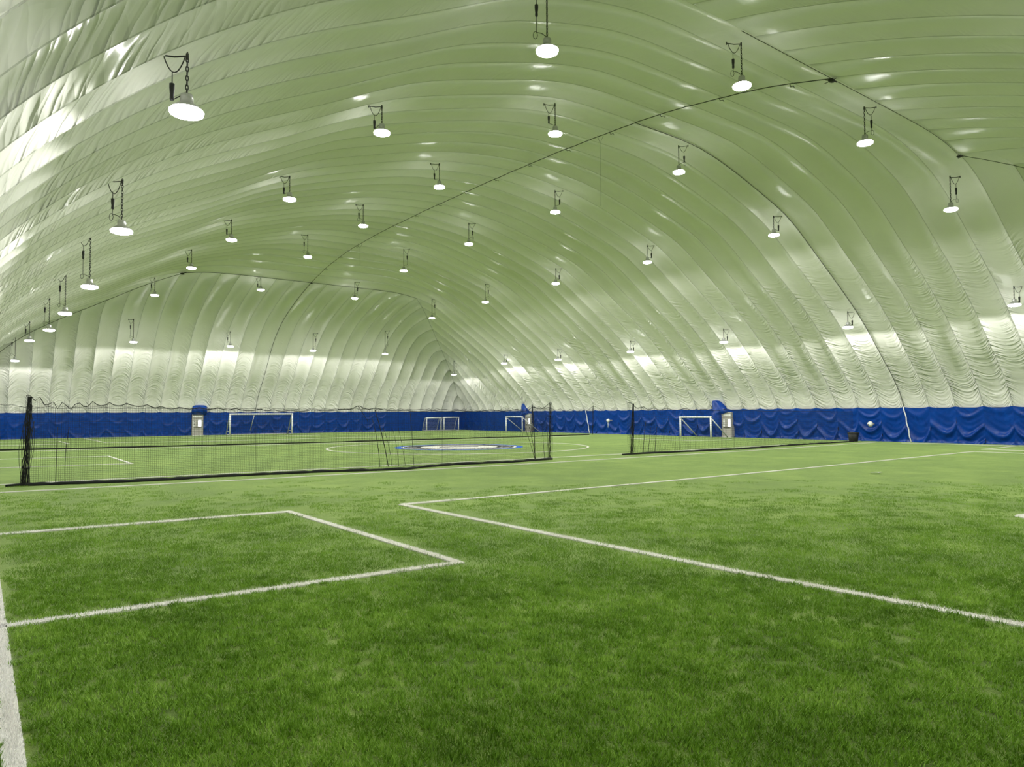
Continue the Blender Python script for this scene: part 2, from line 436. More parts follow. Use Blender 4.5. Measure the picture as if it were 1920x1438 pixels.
# ------------------------------------------------------------------ turf markings (parts of the floor)
LW = .105
def marking(pxs, width=LW, closed=False, world=None, mat=M_LINE, z=.016, name='line_marking'):
    P = world if world else [ground(*p) for p in pxs]
    bm = bmesh.new(); N = len(P); L_, R_ = [], []
    for i, p in enumerate(P):
        a = P[(i-1) % N] if (closed or i > 0) else None; b = P[(i+1) % N] if (closed or i < N-1) else None
        ns = []
        if a is not None: t = (p-a).normalized(); ns.append(V((-t.y, t.x, 0)))
        if b is not None: t = (b-p).normalized(); ns.append(V((-t.y, t.x, 0)))
        n = sum(ns, V((0, 0, 0))); n.normalize(); k = 1/max(.3, n.dot(ns[0]))
        L_.append(p+n*width/2*k); R_.append(p-n*width/2*k)
    def row(Q, zz): return [bm.verts.new((q.x, q.y, zz)) for q in Q]
    a, b, c, d = row(L_, -.002), row(L_, z), row(R_, z), row(R_, -.002)
    for i in range(N if closed else N-1):
        j = (i+1) % N
        for q, r in ((a, b), (b, c), (c, d)): bm.faces.new((q[i], q[j], r[j], r[i]))
    bmesh.ops.recalc_face_normals(bm, faces=bm.faces)
    o = obj(name, bm, mat, floor, smooth=False); return o
# near goal box, its long line and goal line
left_a, left_b = ground(26, 1438), ground(-1.5, 1180)
dirB = (left_b-left_a).normalized()
c1, c2 = ground(541, 960.3), ground(860, 1056)
def on_left(p, q):                       # meet of line p-q with the goal line at the left
    n = V((-dirB.y, dirB.x, 0)); t = (left_a-p).dot(n)/(q-p).dot(n); return p+(q-p)*t
e1 = on_left(c1, ground(0, 1003.3)); e2 = on_left(c2, ground(9.4, 1176.4))
marking(None, world=[e1, c1, c2, e2])
s0, s1 = ground(0, 924), ground(1640, 829.5)
e3 = on_left(ground(480, 899), s0)
marking(None, world=[left_a-dirB*3.5, e3, s0, ground(480, 899), ground(960, 871.9), ground(1440, 843.1), s1])
bx0 = ground(1920, 1174.5); bx0 = bx0 + (bx0-ground(1380, 1073)).normalized()*4.5
marking(None, world=[bx0]+[ground(*p) for p in ((1380, 1073), (753, 947), (1200, 907), (1480, 881), (1826, 846.9), (1920, 850.4), (1990, 853))])
marking([(1990, 847.5), (1842, 842.8), (1909, 836.2)])
marking([(2000, 958.5), (1909, 968.6), (2010, 988)])
marking([(-60, 912.5), (0, 909.5), (240, 897.2), (480, 885.8), (720, 873.8), (960, 862), (1200, 849.6), (1400, 838), (1470, 834)])
marking([(-60, 863.3), (203, 855.4), (247, 869.5), (-60, 879.6)])
marking([(-60, 830.5), (110, 827.2), (130, 832.7), (-60, 836.8)])
marking([(156, 821.6), (198, 830.2), (430, 826.8), (660, 820.2), (800, 817.8)])
marking([(-60, 848.5), (0, 847), (240, 841.8), (480, 834.8), (720, 828.6), (960, 821.8), (1104, 817.2)])
marking([(1183, 822.4), (1298, 826.7), (1372, 824.2)])
marking([(1690, 830.6), (1774, 832.6), (1920, 836.6)])
marking([(340, 820), (480, 818.2), (600, 816)], width=.08)
# centre circle
CC = V((11.79, 18.2, 0))*SC; CR = 3.876*SC
cl, crr = ground(608.5, 843.6), ground(1104, 839.5)
marking(None, world=[V((CC.x+CR*math.cos(2*PI*k/96), CC.y+CR*math.sin(2*PI*k/96), 0)) for k in range(96)], closed=True, width=.11)
# centre emblem: blue ring, white ring with dark lettering, white disc with a dark script
def ring_part(r0, r1, mat, name, z, n=72, label=None):
    bm = bmesh.new(); a = []; b = []
    for k in range(n):
        t = 2*PI*k/n; c, s = math.cos(t), math.sin(t)
        if r0 > 0: a.append(bm.verts.new((CC.x+r0*c, CC.y+r0*s, z)))
        b.append(bm.verts.new((CC.x+r1*c, CC.y+r1*s, z)))
    if r0 > 0:
        for k in range(n): bm.faces.new((a[k], b[k], b[(k+1) % n], a[(k+1) % n]))
    else: bm.faces.new(b)
    o = obj(name, bm, mat, floor, smooth=False)
    if label: o['label'] = label
ER = 1.93*SC
ring_part(ER*.90, ER, M_EMBLUE, 'emblem_ring', .006, label='blue outer ring of the centre emblem')
ring_part(ER*.86, ER*.90, M_LINE, 'emblem_ring', .006, label='thin white ring of the centre emblem')
ring_part(ER*.60, ER*.86, M_EMDARK, 'emblem_ring', .006, label='dark lettered ring of the centre emblem')
ring_part(0, ER*.60, M_LINE, 'emblem_disc', .006, label='white disc in the centre emblem')
bm = bmesh.new()                         # illegible lettering blocks round the ring, most of it on the camera's side
view = math.atan2(-CC.y, -CC.x)
def arc_block(t0, t1, ra, rb):
    vs4 = [bm.verts.new((CC.x+r*math.cos(t), CC.y+r*math.sin(t), .009)) for r, t in ((ra, t0), (rb, t0), (rb, t1), (ra, t1))]
    bm.faces.new(vs4)
for side in (-1, 1):
    t = view + side*.35
    for k in range(11):
        wd = random.uniform(.05, .085)
        r0, r1 = ER*.66, ER*.81
        st = random.random()
        arc_block(t, t+side*wd*.35, r0, r1)
        if st < .7: arc_block(t, t+side*wd, r1-ER*.035, r1)
        if st > .3: arc_block(t, t+side*wd, r0, r0+ER*.035)
        if st > .6: arc_block(t+side*wd*.75, t+side*wd, r0, r1)
        t += side*(wd+.045)
for f in bm.faces: f.normal_update()
bmesh.ops.recalc_face_normals(bm, faces=bm.faces)
o = obj('emblem_lettering', bm, M_LINE, floor, smooth=False); o['label'] = 'white lettering round the emblem'
bm = bmesh.new()                         # dark script across the middle disc
tdir = V((math.cos(view+PI/2), math.sin(view+PI/2), 0)); fdir = V((math.cos(view), math.sin(view), 0))
pts = []
for k in range(46):
    s = (k/45-.5)*2
    pts.append(CC + tdir*(s*ER*.30) + fdir*(-.10*s + .16*math.sin(k*1.35)*(.5+.5*math.cos(k*.4))) + V((0, 0, .009)))
tube(bm, pts, .02, 4)
o = obj('emblem_script', bm, M_EMDARK, floor); o['label'] = 'dark script across the white disc'

# ------------------------------------------------------------------ turf pile near the camera: real fibres, one stuff part of the floor per colour
def pile_material(name, a, b_, c):
    m, nt, b = new_mat(name); N = nt.nodes.new; L = nt.links.new
    geo = N('ShaderNodeNewGeometry'); s = None
    for sc_, wt in ((38, .26), (6, .22), (1.1, .36), (.22, .16)):
        n = N('ShaderNodeTexNoise'); n.inputs['Scale'].default_value = sc_; n.inputs['Detail'].default_value = 3; n.inputs['Roughness'].default_value = .65
        L(geo.outputs['Position'], n.inputs['Vector']); t = math_node(nt, 'MULTIPLY', n.outputs['Fac'], wt)
        s = t if s is None else math_node(nt, 'ADD', s, t)
    rp = N('ShaderNodeValToRGB'); e = rp.color_ramp.elements
    e[0].position = .36; e[0].color = (*a, 1); e[1].position = .66; e[1].color = (*c, 1); k = e.new(.5); k.color = (*b_, 1)
    L(s, rp.inputs[0]); L(rp.outputs[0], b.inputs['Base Color'])
    b.inputs['Roughness'].default_value = .5; b.inputs['Specular IOR Level'].default_value = .3
    return m
M_PILE = pile_material('green_fibres', (.07, .16, .006), (.185, .35, .024), (.43, .63, .11))
M_PILEW = pile_material('white_fibres', (.74, .71, .66), (.92, .90, .86), (.98, .97, .95))
def pile(name, pts, mat, size, count, height, label):
    me = bpy.data.meshes.new(name); me.from_pydata(pts, [], []); me.materials.append(mat)
    o = bpy.data.objects.new(name, me); C.objects.link(o); o.parent = floor; o['kind'] = 'stuff'; o['label'] = label
    ng = bpy.data.node_groups.new(name, 'GeometryNodeTree')
    ng.interface.new_socket('Geometry', in_out='INPUT', socket_type='NodeSocketGeometry')
    ng.interface.new_socket('Geometry', in_out='OUTPUT', socket_type='NodeSocketGeometry')
    N = ng.nodes.new; L = ng.links.new
    gi, go = N('NodeGroupInput'), N('NodeGroupOutput')
    grid = N('GeometryNodeMeshGrid'); grid.inputs['Size X'].default_value = size; grid.inputs['Size Y'].default_value = size
    grid.inputs['Vertices X'].default_value = 2; grid.inputs['Vertices Y'].default_value = 2
    dp = N('GeometryNodeDistributePointsOnFaces'); dp.inputs['Density'].default_value = count/size**2
    L(grid.outputs['Mesh'], dp.inputs['Mesh'])
    cone = N('GeometryNodeMeshCone'); cone.inputs['Vertices'].default_value = 3; cone.inputs['Radius Bottom'].default_value = .0032
    cone.inputs['Radius Top'].default_value = 0.0; cone.inputs['Depth'].default_value = height
    cone.fill_type = 'NONE'
    r1 = N('FunctionNodeRandomValue'); r1.data_type = 'FLOAT_VECTOR'
    r1.inputs[0].default_value = (-.75, -.75, 0); r1.inputs[1].default_value = (.75, .75, 6.28)
    i1 = N('GeometryNodeInstanceOnPoints'); L(dp.outputs['Points'], i1.inputs['Points']); L(cone.outputs['Mesh'], i1.inputs['Instance'])
    L(r1.outputs[0], i1.inputs['Rotation'])
    rl = N('GeometryNodeRealizeInstances'); L(i1.outputs[0], rl.inputs[0])
    sm = N('GeometryNodeSetMaterial'); sm.inputs['Material'].default_value = mat; L(rl.outputs[0], sm.inputs[0])
    r2 = N('FunctionNodeRandomValue'); r2.data_type = 'FLOAT_VECTOR'
    r2.inputs[0].default_value = (-.12, -.12, 0); r2.inputs[1].default_value = (.12, .12, 6.28)
    r3 = N('FunctionNodeRandomValue'); r3.data_type = 'FLOAT'; r3.inputs[2].default_value = .8; r3.inputs[3].default_value = 1.2
    i2 = N('GeometryNodeInstanceOnPoints'); L(gi.outputs[0], i2.inputs['Points']); L(sm.outputs[0], i2.inputs['Instance'])
    L(r2.outputs[0], i2.inputs['Rotation']); L(r3.outputs[1], i2.inputs['Scale'])
    L(i2.outputs[0], go.inputs[0])
    o.modifiers.new('pile', 'NODES').node_group = ng
    return o
segs = []
def seg(a, b): segs.append((a.x, a.y, b.x, b.y))
seg(e1, c1); seg(c1, c2); seg(c2, e2); seg(left_a-dirB*3.5, e3); seg(s0, ground(480, 899)); seg(e3, s0)
q_ = [bx0]+[ground(*p) for p in ((1380, 1073), (753, 947), (1200, 907))]
for a, b in zip(q_, q_[1:]): seg(a, b)
q_ = [ground(*p) for p in ((2000, 958.5), (1909, 968.6), (2010, 988))]
for a, b in zip(q_, q_[1:]): seg(a, b)
def line_dist(x, y):
    m = 9
    for x0, y0, x1, y1 in segs:
        dx, dy = x1-x0, y1-y0; t = max(0, min(1, ((x-x0)*dx+(y-y0)*dy)/(dx*dx+dy*dy)))
        m = min(m, math.hypot(x-x0-t*dx, y-y0-t*dy))
    return m
rg = random.Random(5); gp = []; wp = []; fw = V((math.sin(YAW), math.cos(YAW), 0)); rt = V((math.cos(YAW), -math.sin(YAW), 0))
def scatter(f0, f1, step, keep, dst, margin):
    for a in range(int(f0/step), int(f1/step)):
        f_ = a*step; half = f_*.76+1.2; kp = keep(f_)
        for b in range(-int(half/step), int(half/step)+1):
            if rg.random() > kp: continue
            p = fw*(f_+rg.uniform(-.5, .5)*step) + rt*((b+rg.uniform(-.5, .5))*step)
            if p.x < XL*SC+.2: continue
            if line_dist(p.x, p.y) > margin: dst.append((p.x, p.y, .010))
gp2 = []
scatter(1.6, 8.0, .062, lambda f: 1.0 if f < 4 else 1-(f-4)/4*.85, gp, LW/2+.030)
scatter(5.0, 20.0, .115, lambda f: min(1, (f-5)/2.5)*max(.0, 1-(f-6)/14)**2.1, gp2, LW/2+.15)  # fibres thin outward so the pale base stands in for grazing-lit tips
me_pts = []
for x0, y0, x1, y1 in segs:
    L_ = math.hypot(x1-x0, y1-y0); n = int(L_/.03)
    for k in range(n):
        for off_ in (-.031, -.011, .011, .031):
            t = (k+rg.random())/n; px_, py_ = x0+(x1-x0)*t-(y1-y0)/L_*off_, y0+(y1-y0)*t+(x1-x0)/L_*off_
            f_ = px_*fw.x+py_*fw.y; r_ = px_*rt.x+py_*rt.y
            if 1.4 < f_ < 15 and abs(r_) < f_*.78+1: wp.append((px_, py_, .012))
pile('turf_pile', gp, M_PILE, .085, 26, .042, 'green turf fibres of the near part of the field')
pile('turf_pile', gp2, M_PILE, .34, 46, .040, 'green turf fibres of the middle distance, thinned to mimic grazing brightness')
pile('line_pile', wp, M_PILEW, .03, 4, .028, 'white turf fibres of the nearer markings')

# ------------------------------------------------------------------ lamps
LAMPS = [  # px, py, height above camera in plan units, row, column
 (350,208,2.70,0,1),(228,432,2.62,0,2),(168,537,2.47,0,3),(122,587,2.49,0,4),(92,618,2.51,0,5),(55,638,2.62,0,6),(28,676,2.24,0,7),
 (1026,94,4.62,1,1),(716,248,5.0,1,2),(543,373,4.96,1,3),(434,449,4.93,1,4),(359,502,4.88,1,5),(290,553,4.70,1,6),(250,641,3.17,1,7),
 (1391,160,5.25,2,1),(1041,250,5.92,2,2),(824,350,5.95,2,3),(681,423,5.90,2,4),(577,481,5.75,2,5),(489,543,5.28,2,6),(432,649,3.23,2,7),
 (1622,267,5.25,3,1),(1273,322,5.91,3,2),(1041,397,5.97,3,3),(879,457,5.89,3,4),(757,507,5.72,3,5),(665,559,5.22,3,6),(587,657,3.21,3,7),
 (1783,392,4.65,4,1),(1451,440,4.95,4,2),(1214,491,4.97,4,3),(1042,531,4.95,4,4),(910,566,4.80,4,5),(810,596,4.62,4,6),(722,663,3.19,4,7),
 (1902,571,2.80,5,1),(1590,613,2.66,5,2),(1357,641,2.58,5,3),(1182,659,2.55,5,4),(1046,674,2.52,5,5),(945,681,2.58,5,6),(851,702,2.23,5,7)]
ROWN = ['row along the left wall', 'second row from the left wall', 'row just left of the crown rope', 'row just right of the crown rope', 'second row from the right wall', 'row along the right wall']
COLN = {1: 'nearest', 2: 'second nearest', 3: 'third nearest', 4: 'fourth nearest', 5: 'fifth nearest', 6: 'sixth nearest', 7: 'farthest'}
def part(name, mat, root, fn, smooth=True, label=None):
    bm = bmesh.new(); fn(bm); o = obj(name, bm, mat, root, smooth)
    if label: o['label'] = label
    return o
LN = .0
def mk_housing(bm):
    lathe(bm, [(.05, .27), (.09, .26), (.10, .20), (.10, .12), (.16, .09), (.235, .035), (.245, .0), (.225, .0)], 20)
def mk_lens(bm): lathe(bm, [(.24, .012), (.262, -.01), (.25, -.055), (.17, -.085), (.01, -.095)], 20)
me_cache = {}
def shared(name, mat, root, fn):
    if name not in me_cache:
        o = part(name, mat, root, fn); me_cache[name] = o.data; return o
    o = bpy.data.objects.new(name, me_cache[name]); C.objects.link(o); o.parent = root; return o
def make_lamp(P, top, label, seed, row):
    rd = random.Random(seed); root = empty('high_bay_lamp', P, rd.uniform(0, 2*PI) if False else 0)
    tag(root, label, 'lamp', 'pendant lamps of the dome')
    shared('housing', M_ALU, root, mk_housing); shared('lens', M_LAMP, root, mk_lens)
    side = V((math.cos(-YAW), math.sin(-YAW), 0)) * (-1 if row < 3 else 1)
    ln = max(.5, top-P.z)
    def chain(bm):
        z = .27; k = 0; lk = .075
        while z < ln:
            n = 8; ax_ = V((1, 0, 0)) if k % 2 else V((0, 1, 0))
            pts = [ax_*(.020*math.cos(2*PI*q/n)) + V((0, 0, z+lk/2+.052*math.sin(2*PI*q/n))) for q in range(n)]
            tube(bm, pts, .009, 4, closed=True); z += lk; k += 1
    part('chain', M_CHAIN, root, chain)
    def hook(bm):
        a = V((0, 0, ln)); b = a + side*.42 + V((0, 0, .02))
        tube(bm, [a, a.lerp(b, .5)+V((0, 0, -.02)), b], .014, 5)
        tube(bm, [a+V((0, 0, .04)), a+V((0, 0, -.06))], .025, 6)
        tube(bm, [b+V((0, 0, .04)), b+V((0, 0, -.04))], .018, 6)
    part('hanger_bar', M_CHAIN, root, hook)
    sx = side*.24
    drop = .36+rd.uniform(-.04, .05)
    def swag_fn(bm):
        a = V((0, 0, ln))+side*.03; b = V((0, 0, ln))+side*.38
        pts = [a.lerp(b, t/10)+V((0, 0, -drop*4*(t/10)*(1-t/10)*.8)) for t in range(11)]
        tube(bm, pts, .010, 5)
    part('cable_loop', M_CHAIN, root, swag_fn)
    part('supply_cord', M_CHAIN, root, lambda bm: tube(bm, [sx+V((0, 0, ln-.27)), sx+V((0, 0, ln-.47))], .009, 5))
    zb = ln-.72; e = V((0, 0, .30)); mid = sx+V((0, 0, max(.42, zb-.55)))
    part('lamp_cord', M_CHAIN, root, lambda bm: tube(bm, [sx+V((0, 0, zb)), mid, mid.lerp(e, .5)+V((0, 0, .03)), e] if zb > .4 else [sx+V((0, 0, zb)), e], .009, 5))
    if zb > .4:
        part('coiled_cord', M_CHAIN, root, lambda bm: tube(bm, [mid+side*(.03+.05*math.cos(2*PI*q/8))+V((0, 0, -.07+.09*math.sin(2*PI*q/8))) for q in range(8)], .008, 4, closed=True))
    def plug(bm):
        c = sx+V((0, 0, ln-.72))
        lathe(bm, [(.028, 0), (.034, .03), (.030, .10), (.036, .13), (.042, .20), (.042, .27), (.02, .28)], 10, c)
    part('plug', M_BLACK, root, plug)
    ld = bpy.data.lights.new('lamp_light', 'SPOT'); ld.energy = SPOT_W*(.62 if row in (0, 5) or seed % 10 == 7 else 1.0); ld.spot_size = PI*.997; ld.spot_blend = .10 if row in (0, 5) or seed % 10 == 7 else .38; ld.shadow_soft_size = .16
    ld.color = (1, .985, .95)
    lo = bpy.data.objects.new('lamp_light', ld); C.objects.link(lo); lo.parent = root; lo.location = (0, 0, -.26)
    if GLOW_W:
        l2 = bpy.data.lights.new('lens_light', 'POINT'); l2.energy = GLOW_W; l2.shadow_soft_size = .14; l2.color = (1, .985, .95)
        o2 = bpy.data.objects.new('lens_light', l2); C.objects.link(o2); o2.parent = root; o2.location = (0, 0, -.26)
    return root
POS = {}
for (px, py, h, r, c) in LAMPS:
    P = at_height(px, py, h*SC)
    while H(P.x/SC, P.y/SC) - P.z/SC < .40 and h > 1.5:      # keep the lamp clear under the fabric
        h -= .01; P = at_height(px, py, h*SC)
    POS[(r, c)] = P
    top = H(P.x/SC, P.y/SC)*SC + .03
    make_lamp(P, top, 'lit pendant lamp, %s in the %s' % (COLN[c], ROWN[r]), r*10+c, r)
for r, (x, h) in enumerate(((1.4, 2.5), (5.8, 3.4), (9.8, 3.6), (13.8, 3.6), (17.8, 3.4), (22.0, 2.4))):   # unseen row added by symmetry to light the near turf and ceiling
    make_lamp(V((x*SC, 1.9*SC, (1+h)*SC)), H(x, 1.9)*SC+.03, 'unseen pendant lamp added above and behind the camera, %s' % ROWN[r], r*10, r)

# lines that hang free from the crown rope
def hanging_line(px0, py0, px1, py1, label):
    x = XM; # at the crown seam
    r = ray(px0, py0); t = XM*SC/r.x; y = r.y*t
    ztop = H(XM, y/SC)*SC - .05
    zl = at_plan(px1, py1, XM*SC, y)
    root = empty('hanging_line', (XM*SC, y, ztop)); tag(root, label, 'line')
    def ln(bm): tube(bm, [V((0, 0, -.32)), V((0, 0, (zl-ztop)/2)), V((.01, 0, zl-ztop))], .006, 4)
    part('string', M_CABLE, root, ln)
    def hk(bm):
        tube(bm, [V((-.14, .02, .02)), V((0, 0, -.30)), V((.12, -.08, .02))], .008, 4)
    part('hook', M_CHAIN, root, hk)
hanging_line(1125, 258, 1121, 386, 'thin dark line hanging straight down from the crown rope, the long one')
hanging_line(675, 485, 676, 497, 'short dark line hanging from the crown rope beside a lamp near the far end')

# ------------------------------------------------------------------ goals
def frame_goal(root, A, B, h, r, back_dir, depth_top, depth_base, mat=M_WHITE, base=True, mid_stay=False, net=M_NET, cell=.12, side_bar=False):
    """A, B: feet of the two posts on the ground (world), back_dir: unit vector to the rear"""
    o0 = root.location; a, b = A-o0, B-o0; U = V((0, 0, 1)); d = back_dir
    for p in (a, b):
        part('post', mat, root, lambda bm: tube(bm, [p, p+U*(h-r*.2)], r, 10))
    part('crossbar', mat, root, lambda bm: tube(bm, [a+U*h-(b-a).normalized()*r, b+U*h+(b-a).normalized()*r], r, 10))
    rr = r*.6
    for p in (a, b):
        top = p+U*h*.98+d*depth_top; foot = p+d*depth_base+U*rr
        part('back_stay', mat, root, lambda bm: tube(bm, [p+U*h*.98, top, foot] if depth_top > .01 else [p+U*h*.98, foot], rr, 8))
        if side_bar:
            part('side_bar', mat, root, lambda bm: tube(bm, [p+U*h*.16, foot+U*h*.16-d*.05], rr*.8, 6))
        if base: part('side_base', mat, root, lambda bm: tube(bm, [p+U*rr, foot], rr, 8))
    if base: part('base_bar', mat, root, lambda bm: tube(bm, [a+d*depth_base+U*rr, b+d*depth_base+U*rr], rr, 8))
    if mid_stay:
        m = a.lerp(b, mid_stay)
        part('centre_stay', mat, root, lambda bm: tube(bm, [m+U*h, m+d*depth_base+U*(h*.22)], rr*.8, 6))
    def netf(bm):
        w_ = (b-a).length; n = int(w_/cell); k = int(h/cell)
        top0, foot0 = d*depth_top+U*h*.97, d*depth_base+U*.03
        for i in range(n+1):
            q = a.lerp(b, i/n); tube(bm, [q+top0, q+(top0+foot0)/2-d*.05, q+foot0], .0035, 3, caps=False)
        for j in range(k+1):
            off_ = top0.lerp(foot0, j/k); tube(bm, [a+off_, b+off_], .0035, 3, caps=False)
        for p in (a, b):                # side nets
            for j in range(k+1):
                t = j/k; q0 = p+U*h*(1-t)*.97; q1 = p+top0.lerp(foot0, t)
                if (q1-q0).length > .05: tube(bm, [q0, q1], .0035, 3, caps=False)
    nt_ = part('net', net, root, netf); nt_['kind'] = 'stuff'
    return root
def height_px(foot, px, py): return at_plan(px, py, foot.x, foot.y)
yhat, xhat = V((0, 1, 0)), V((1, 0, 0))
def wall_goal(label, pxa, pxb, ytop, back, depth_t, depth_b, r, name='goal', pull=0.0, cat='goal', grp=None, zfit=None, **kw):
    A, B = ground(*pxa), ground(*pxb)
    root = empty(name, (A.x, A.y, 0)); tag(root, label, cat, grp)
    h = (height_px(A, pxa[0], ytop)+height_px(B, pxb[0], ytop))/2
    frame_goal(root, A, B, h-r, r, back, depth_t, depth_b, **kw); return root
def foot_on_Y(px, Y):        # ground point in pixel column px on the line y = Y
    r = ray(px, 815); t = Y/r.y; return V((r.x*t, Y, 0))
def foot_on_X(px, X):
    r = ray(px, 815); t = X/r.x; return V((X, r.y*t, 0))
def goal_at(label, A, B, h, back, dt, db, r, **kw):
    root = empty('goal', (A.x, A.y, 0)); tag(root, label, 'goal', 'goals standing along the blue walls')
    frame_goal(root, A, B, h, r, back, dt, db, **kw)
YB = (YF-1.45)*SC
A, B = foot_on_Y(431, YB), foot_on_Y(547.5, YB)
hL = (height_px(A, 431, 776.5)+height_px(B, 547, 776))/2
goal_at('large white goal against the far blue wall beside the grey door', A, B, hL, yhat, .12, 1.15, .075, mid_stay=.38, side_bar=True)
XB = (XR-1.75)*SC
A, B = foot_on_X(1276, XB), foot_on_X(1333, XB)
goal_at('white goal against the right wall under the tall blue hood', A, B, height_px(A, 1276, 782), xhat, .0, 1.9, .065, base=False)
A, B = foot_on_X(949, XB+.3), foot_on_X(979.5, XB+.3)
goal_at('small white goal far down the right wall near the corner', A, B, height_px(A, 949, 781.6), xhat, .0, 2.1, .06, base=False)
YB2 = (YF-1.2)*SC
A, B = foot_on_Y(800, YB2), foot_on_Y(827, YB2)
goal_at('left one of the two small goals side by side at the far corner', A, B, height_px(A, 800, 783.5), yhat, .35, .9, .06, net=M_NETW, cell=.10)
A, B = foot_on_Y(832.5, YB2), foot_on_Y(860, YB2)
goal_at('right one of the two small goals side by side at the far corner', A, B, height_px(A, 832, 782.8), yhat, .35, .9, .06, net=M_NETW, cell=.10)

# ------------------------------------------------------------------ doors with blue hoods
def door(name, O, wx, label, w_, h_, lite, hood):
    """O: foot of the door's left edge seen from inside, wx: unit vector along the wall to the viewer's right; inward = to the viewer"""
    inn = V((wx.y, -wx.x, 0))
    ang = math.atan2(wx.y, wx.x)
    root = empty(name, (O.x, O.y, 0), ang); tag(root, label, 'door', kind='structure')
    # local: x along wall, -y to the viewer, z up
    fr = .07
    def frame(bm):
        box(bm, (0, -.10, 0), (fr, .25, h_), .01); box(bm, (w_-fr, -.10, 0), (w_, .25, h_), .01)
        box(bm, (fr, -.10, h_-.09), (w_-fr, .25, h_), .01); box(bm, (fr, -.10, h_-.36), (w_-fr, .1, h_-.29), .008)
    part('door_frame', M_STEEL, root, frame, False)
    part('transom_panel', M_PLAST, root, lambda bm: box(bm, (fr+.01, -.03, h_-.285), (w_-fr-.01, .02, h_-.095), .01), False)
    part('door_leaf', M_STEEL, root, lambda bm: box(bm, (fr+.01, -.07, .01), (w_-fr-.01, -.02, h_-.37), .012), False)
    x0, x1 = lite
    def wf_(bm):
        z0, z1 = h_*.42, h_*.72
        box(bm, (x0-.05, -.095, z0-.05), (x1+.05, -.07, z0), .006); box(bm, (x0-.05, -.095, z1), (x1+.05, -.07, z1+.05), .006)
        box(bm, (x0-.05, -.095, z0), (x0, -.07, z1), .006); box(bm, (x1, -.095, z0), (x1+.05, -.07, z1), .006)
    part('window_frame', M_STEEL, root, wf_, False)
    part('window_pane', M_WIN, root, lambda bm: box(bm, (x0, -.082, h_*.42), (x1, -.072, h_*.72)), False, 'bright daylit window pane')
    part('notice', M_PAPER, root, lambda bm: (box(bm, (fr+.03, -.078, h_*.50), (fr+.20, -.072, h_*.70)), box(bm, (fr+.03, -.078, h_*.42), (fr+.20, -.072, h_*.48))), False, 'white paper notices')
    part('notice_print', M_BLACK, root, lambda bm: [box(bm, (fr+.07, -.082, h_*z), (fr+.16, -.0785, h_*z+.06)) for z in (.51, .56, .63)], False)
    part('push_bar', M_DARKST, root, lambda bm: (box(bm, (fr+.10, -.15, h_*.385), (w_-fr-.08, -.11, h_*.405), .008), box(bm, (fr+.12, -.11, h_*.38), (fr+.17, -.07, h_*.41)), box(bm, (w_-fr-.17, -.11, h_*.38), (w_-fr-.12, -.07, h_*.41))), False)
    part('threshold', M_PLAST, root, lambda bm: box(bm, (0, -.28, 0), (w_, .02, .025), .008), False, 'pale threshold strip')
    hood_fn, hl = hood
    part('hood', M_BLUE, root, hood_fn, True, hl)
    return root
def hood_crumpled(w_, z0, z1, seed=3):
    def fn(bm):
        uvl = bm.loops.layers.uv.new('UVMap'); nx, nz_ = 18, 16; g = []
        for a in range(nz_+1):
            t = a/nz_; row = []
            for b in range(nx+1):
                s = b/nx; x = -.05+(w_+.35)*s; z = z0+(z1-z0)*t - .16*(2*s-1)**4*t
                y = -.16 - .40*math.sin(PI*min(1, t*1.02))**.7*(1-.3*(2*s-1)**2)
                y += .11*noise.noise(V((x*3.1, z*3.3, seed))) + .05*abs(noise.noise(V((x*7, z*7, seed))))
                if b in (0, nx) or a == nz_: y = .35
                row.append(bm.verts.new((x, y, z)))
            g.append(row)
        for a in range(nz_):
            for b in range(nx):
                f = bm.faces.new((g[a][b], g[a][b+1], g[a+1][b+1], g[a+1][b]))
                for l in f.loops: l[uvl].uv = (l.vert.co.x, l.vert.co.z)
    return fn
def hood_rows(rows, back=.16, out=.38):
    """padded transition flap: rows of (height, left edge, right edge) along the wall, bulging towards the field"""
    def fn(bm):
        uvl = bm.loops.layers.uv.new('UVMap'); nx, nz_ = 16, 22; g = []
        for a in range(nz_+1):
            z = rows[0][0]+(rows[-1][0]-rows[0][0])*a/nz_; t = a/nz_; row = []
            for (z0, l0, r0), (z1, l1, r1) in zip(rows, rows[1:]):
                if z <= z1+1e-6: k = (z-z0)/(z1-z0); xl, xr = l0+(l1-l0)*k, r0+(r1-r0)*k; break
            for b in range(nx+1):
                s = b/nx; x = xl+(xr-xl)*s
                y = -.06 - out*math.sin(PI*s)**.6*(.35+.65*math.sin(PI*min(1, .1+.85*t))) + .025*math.sin(s*9+t*6)*math.sin(PI*s)
                if b in (0, nx): y = back
                row.append(bm.verts.new((x, y, z - .12*abs(2*s-1)**5*t)))
            g.append(row)
        top = [bm.verts.new((v.co.x, v.co.y+.55, v.co.z-.02)) for v in g[-1]]
        for a in range(nz_):
            for b in range(nx):
                f = bm.faces.new((g[a][b], g[a][b+1], g[a+1][b+1], g[a+1][b]))
                for l in f.loops: l[uvl].uv = (l.vert.co.x, l.vert.co.z)
        for b in range(nx): bm.faces.new((g[-1][b], g[-1][b+1], top[b+1], top[b]))
    return fn
def hood_px(A, rows): return [(z, A.y-foot_on_X(l, A.x).y, A.y-foot_on_X(r, A.x).y) for z, l, r in rows]
YD = (YF-.10)*SC
A, B = foot_on_Y(359.5, YD), foot_on_Y(380.5, YD)
hd = height_px(A, 370, 776.6); wd = (B-A).length
door('door_1', A, xhat, 'grey metal door with a bright window in the far wall, left of the large goal', wd, hd, (wd*.52, wd*.82),
     (hood_crumpled(wd, hd-.05, height_px(A, 372, 758.5)), 'crumpled blue vinyl hood'))
XD = (XR-.14)*SC
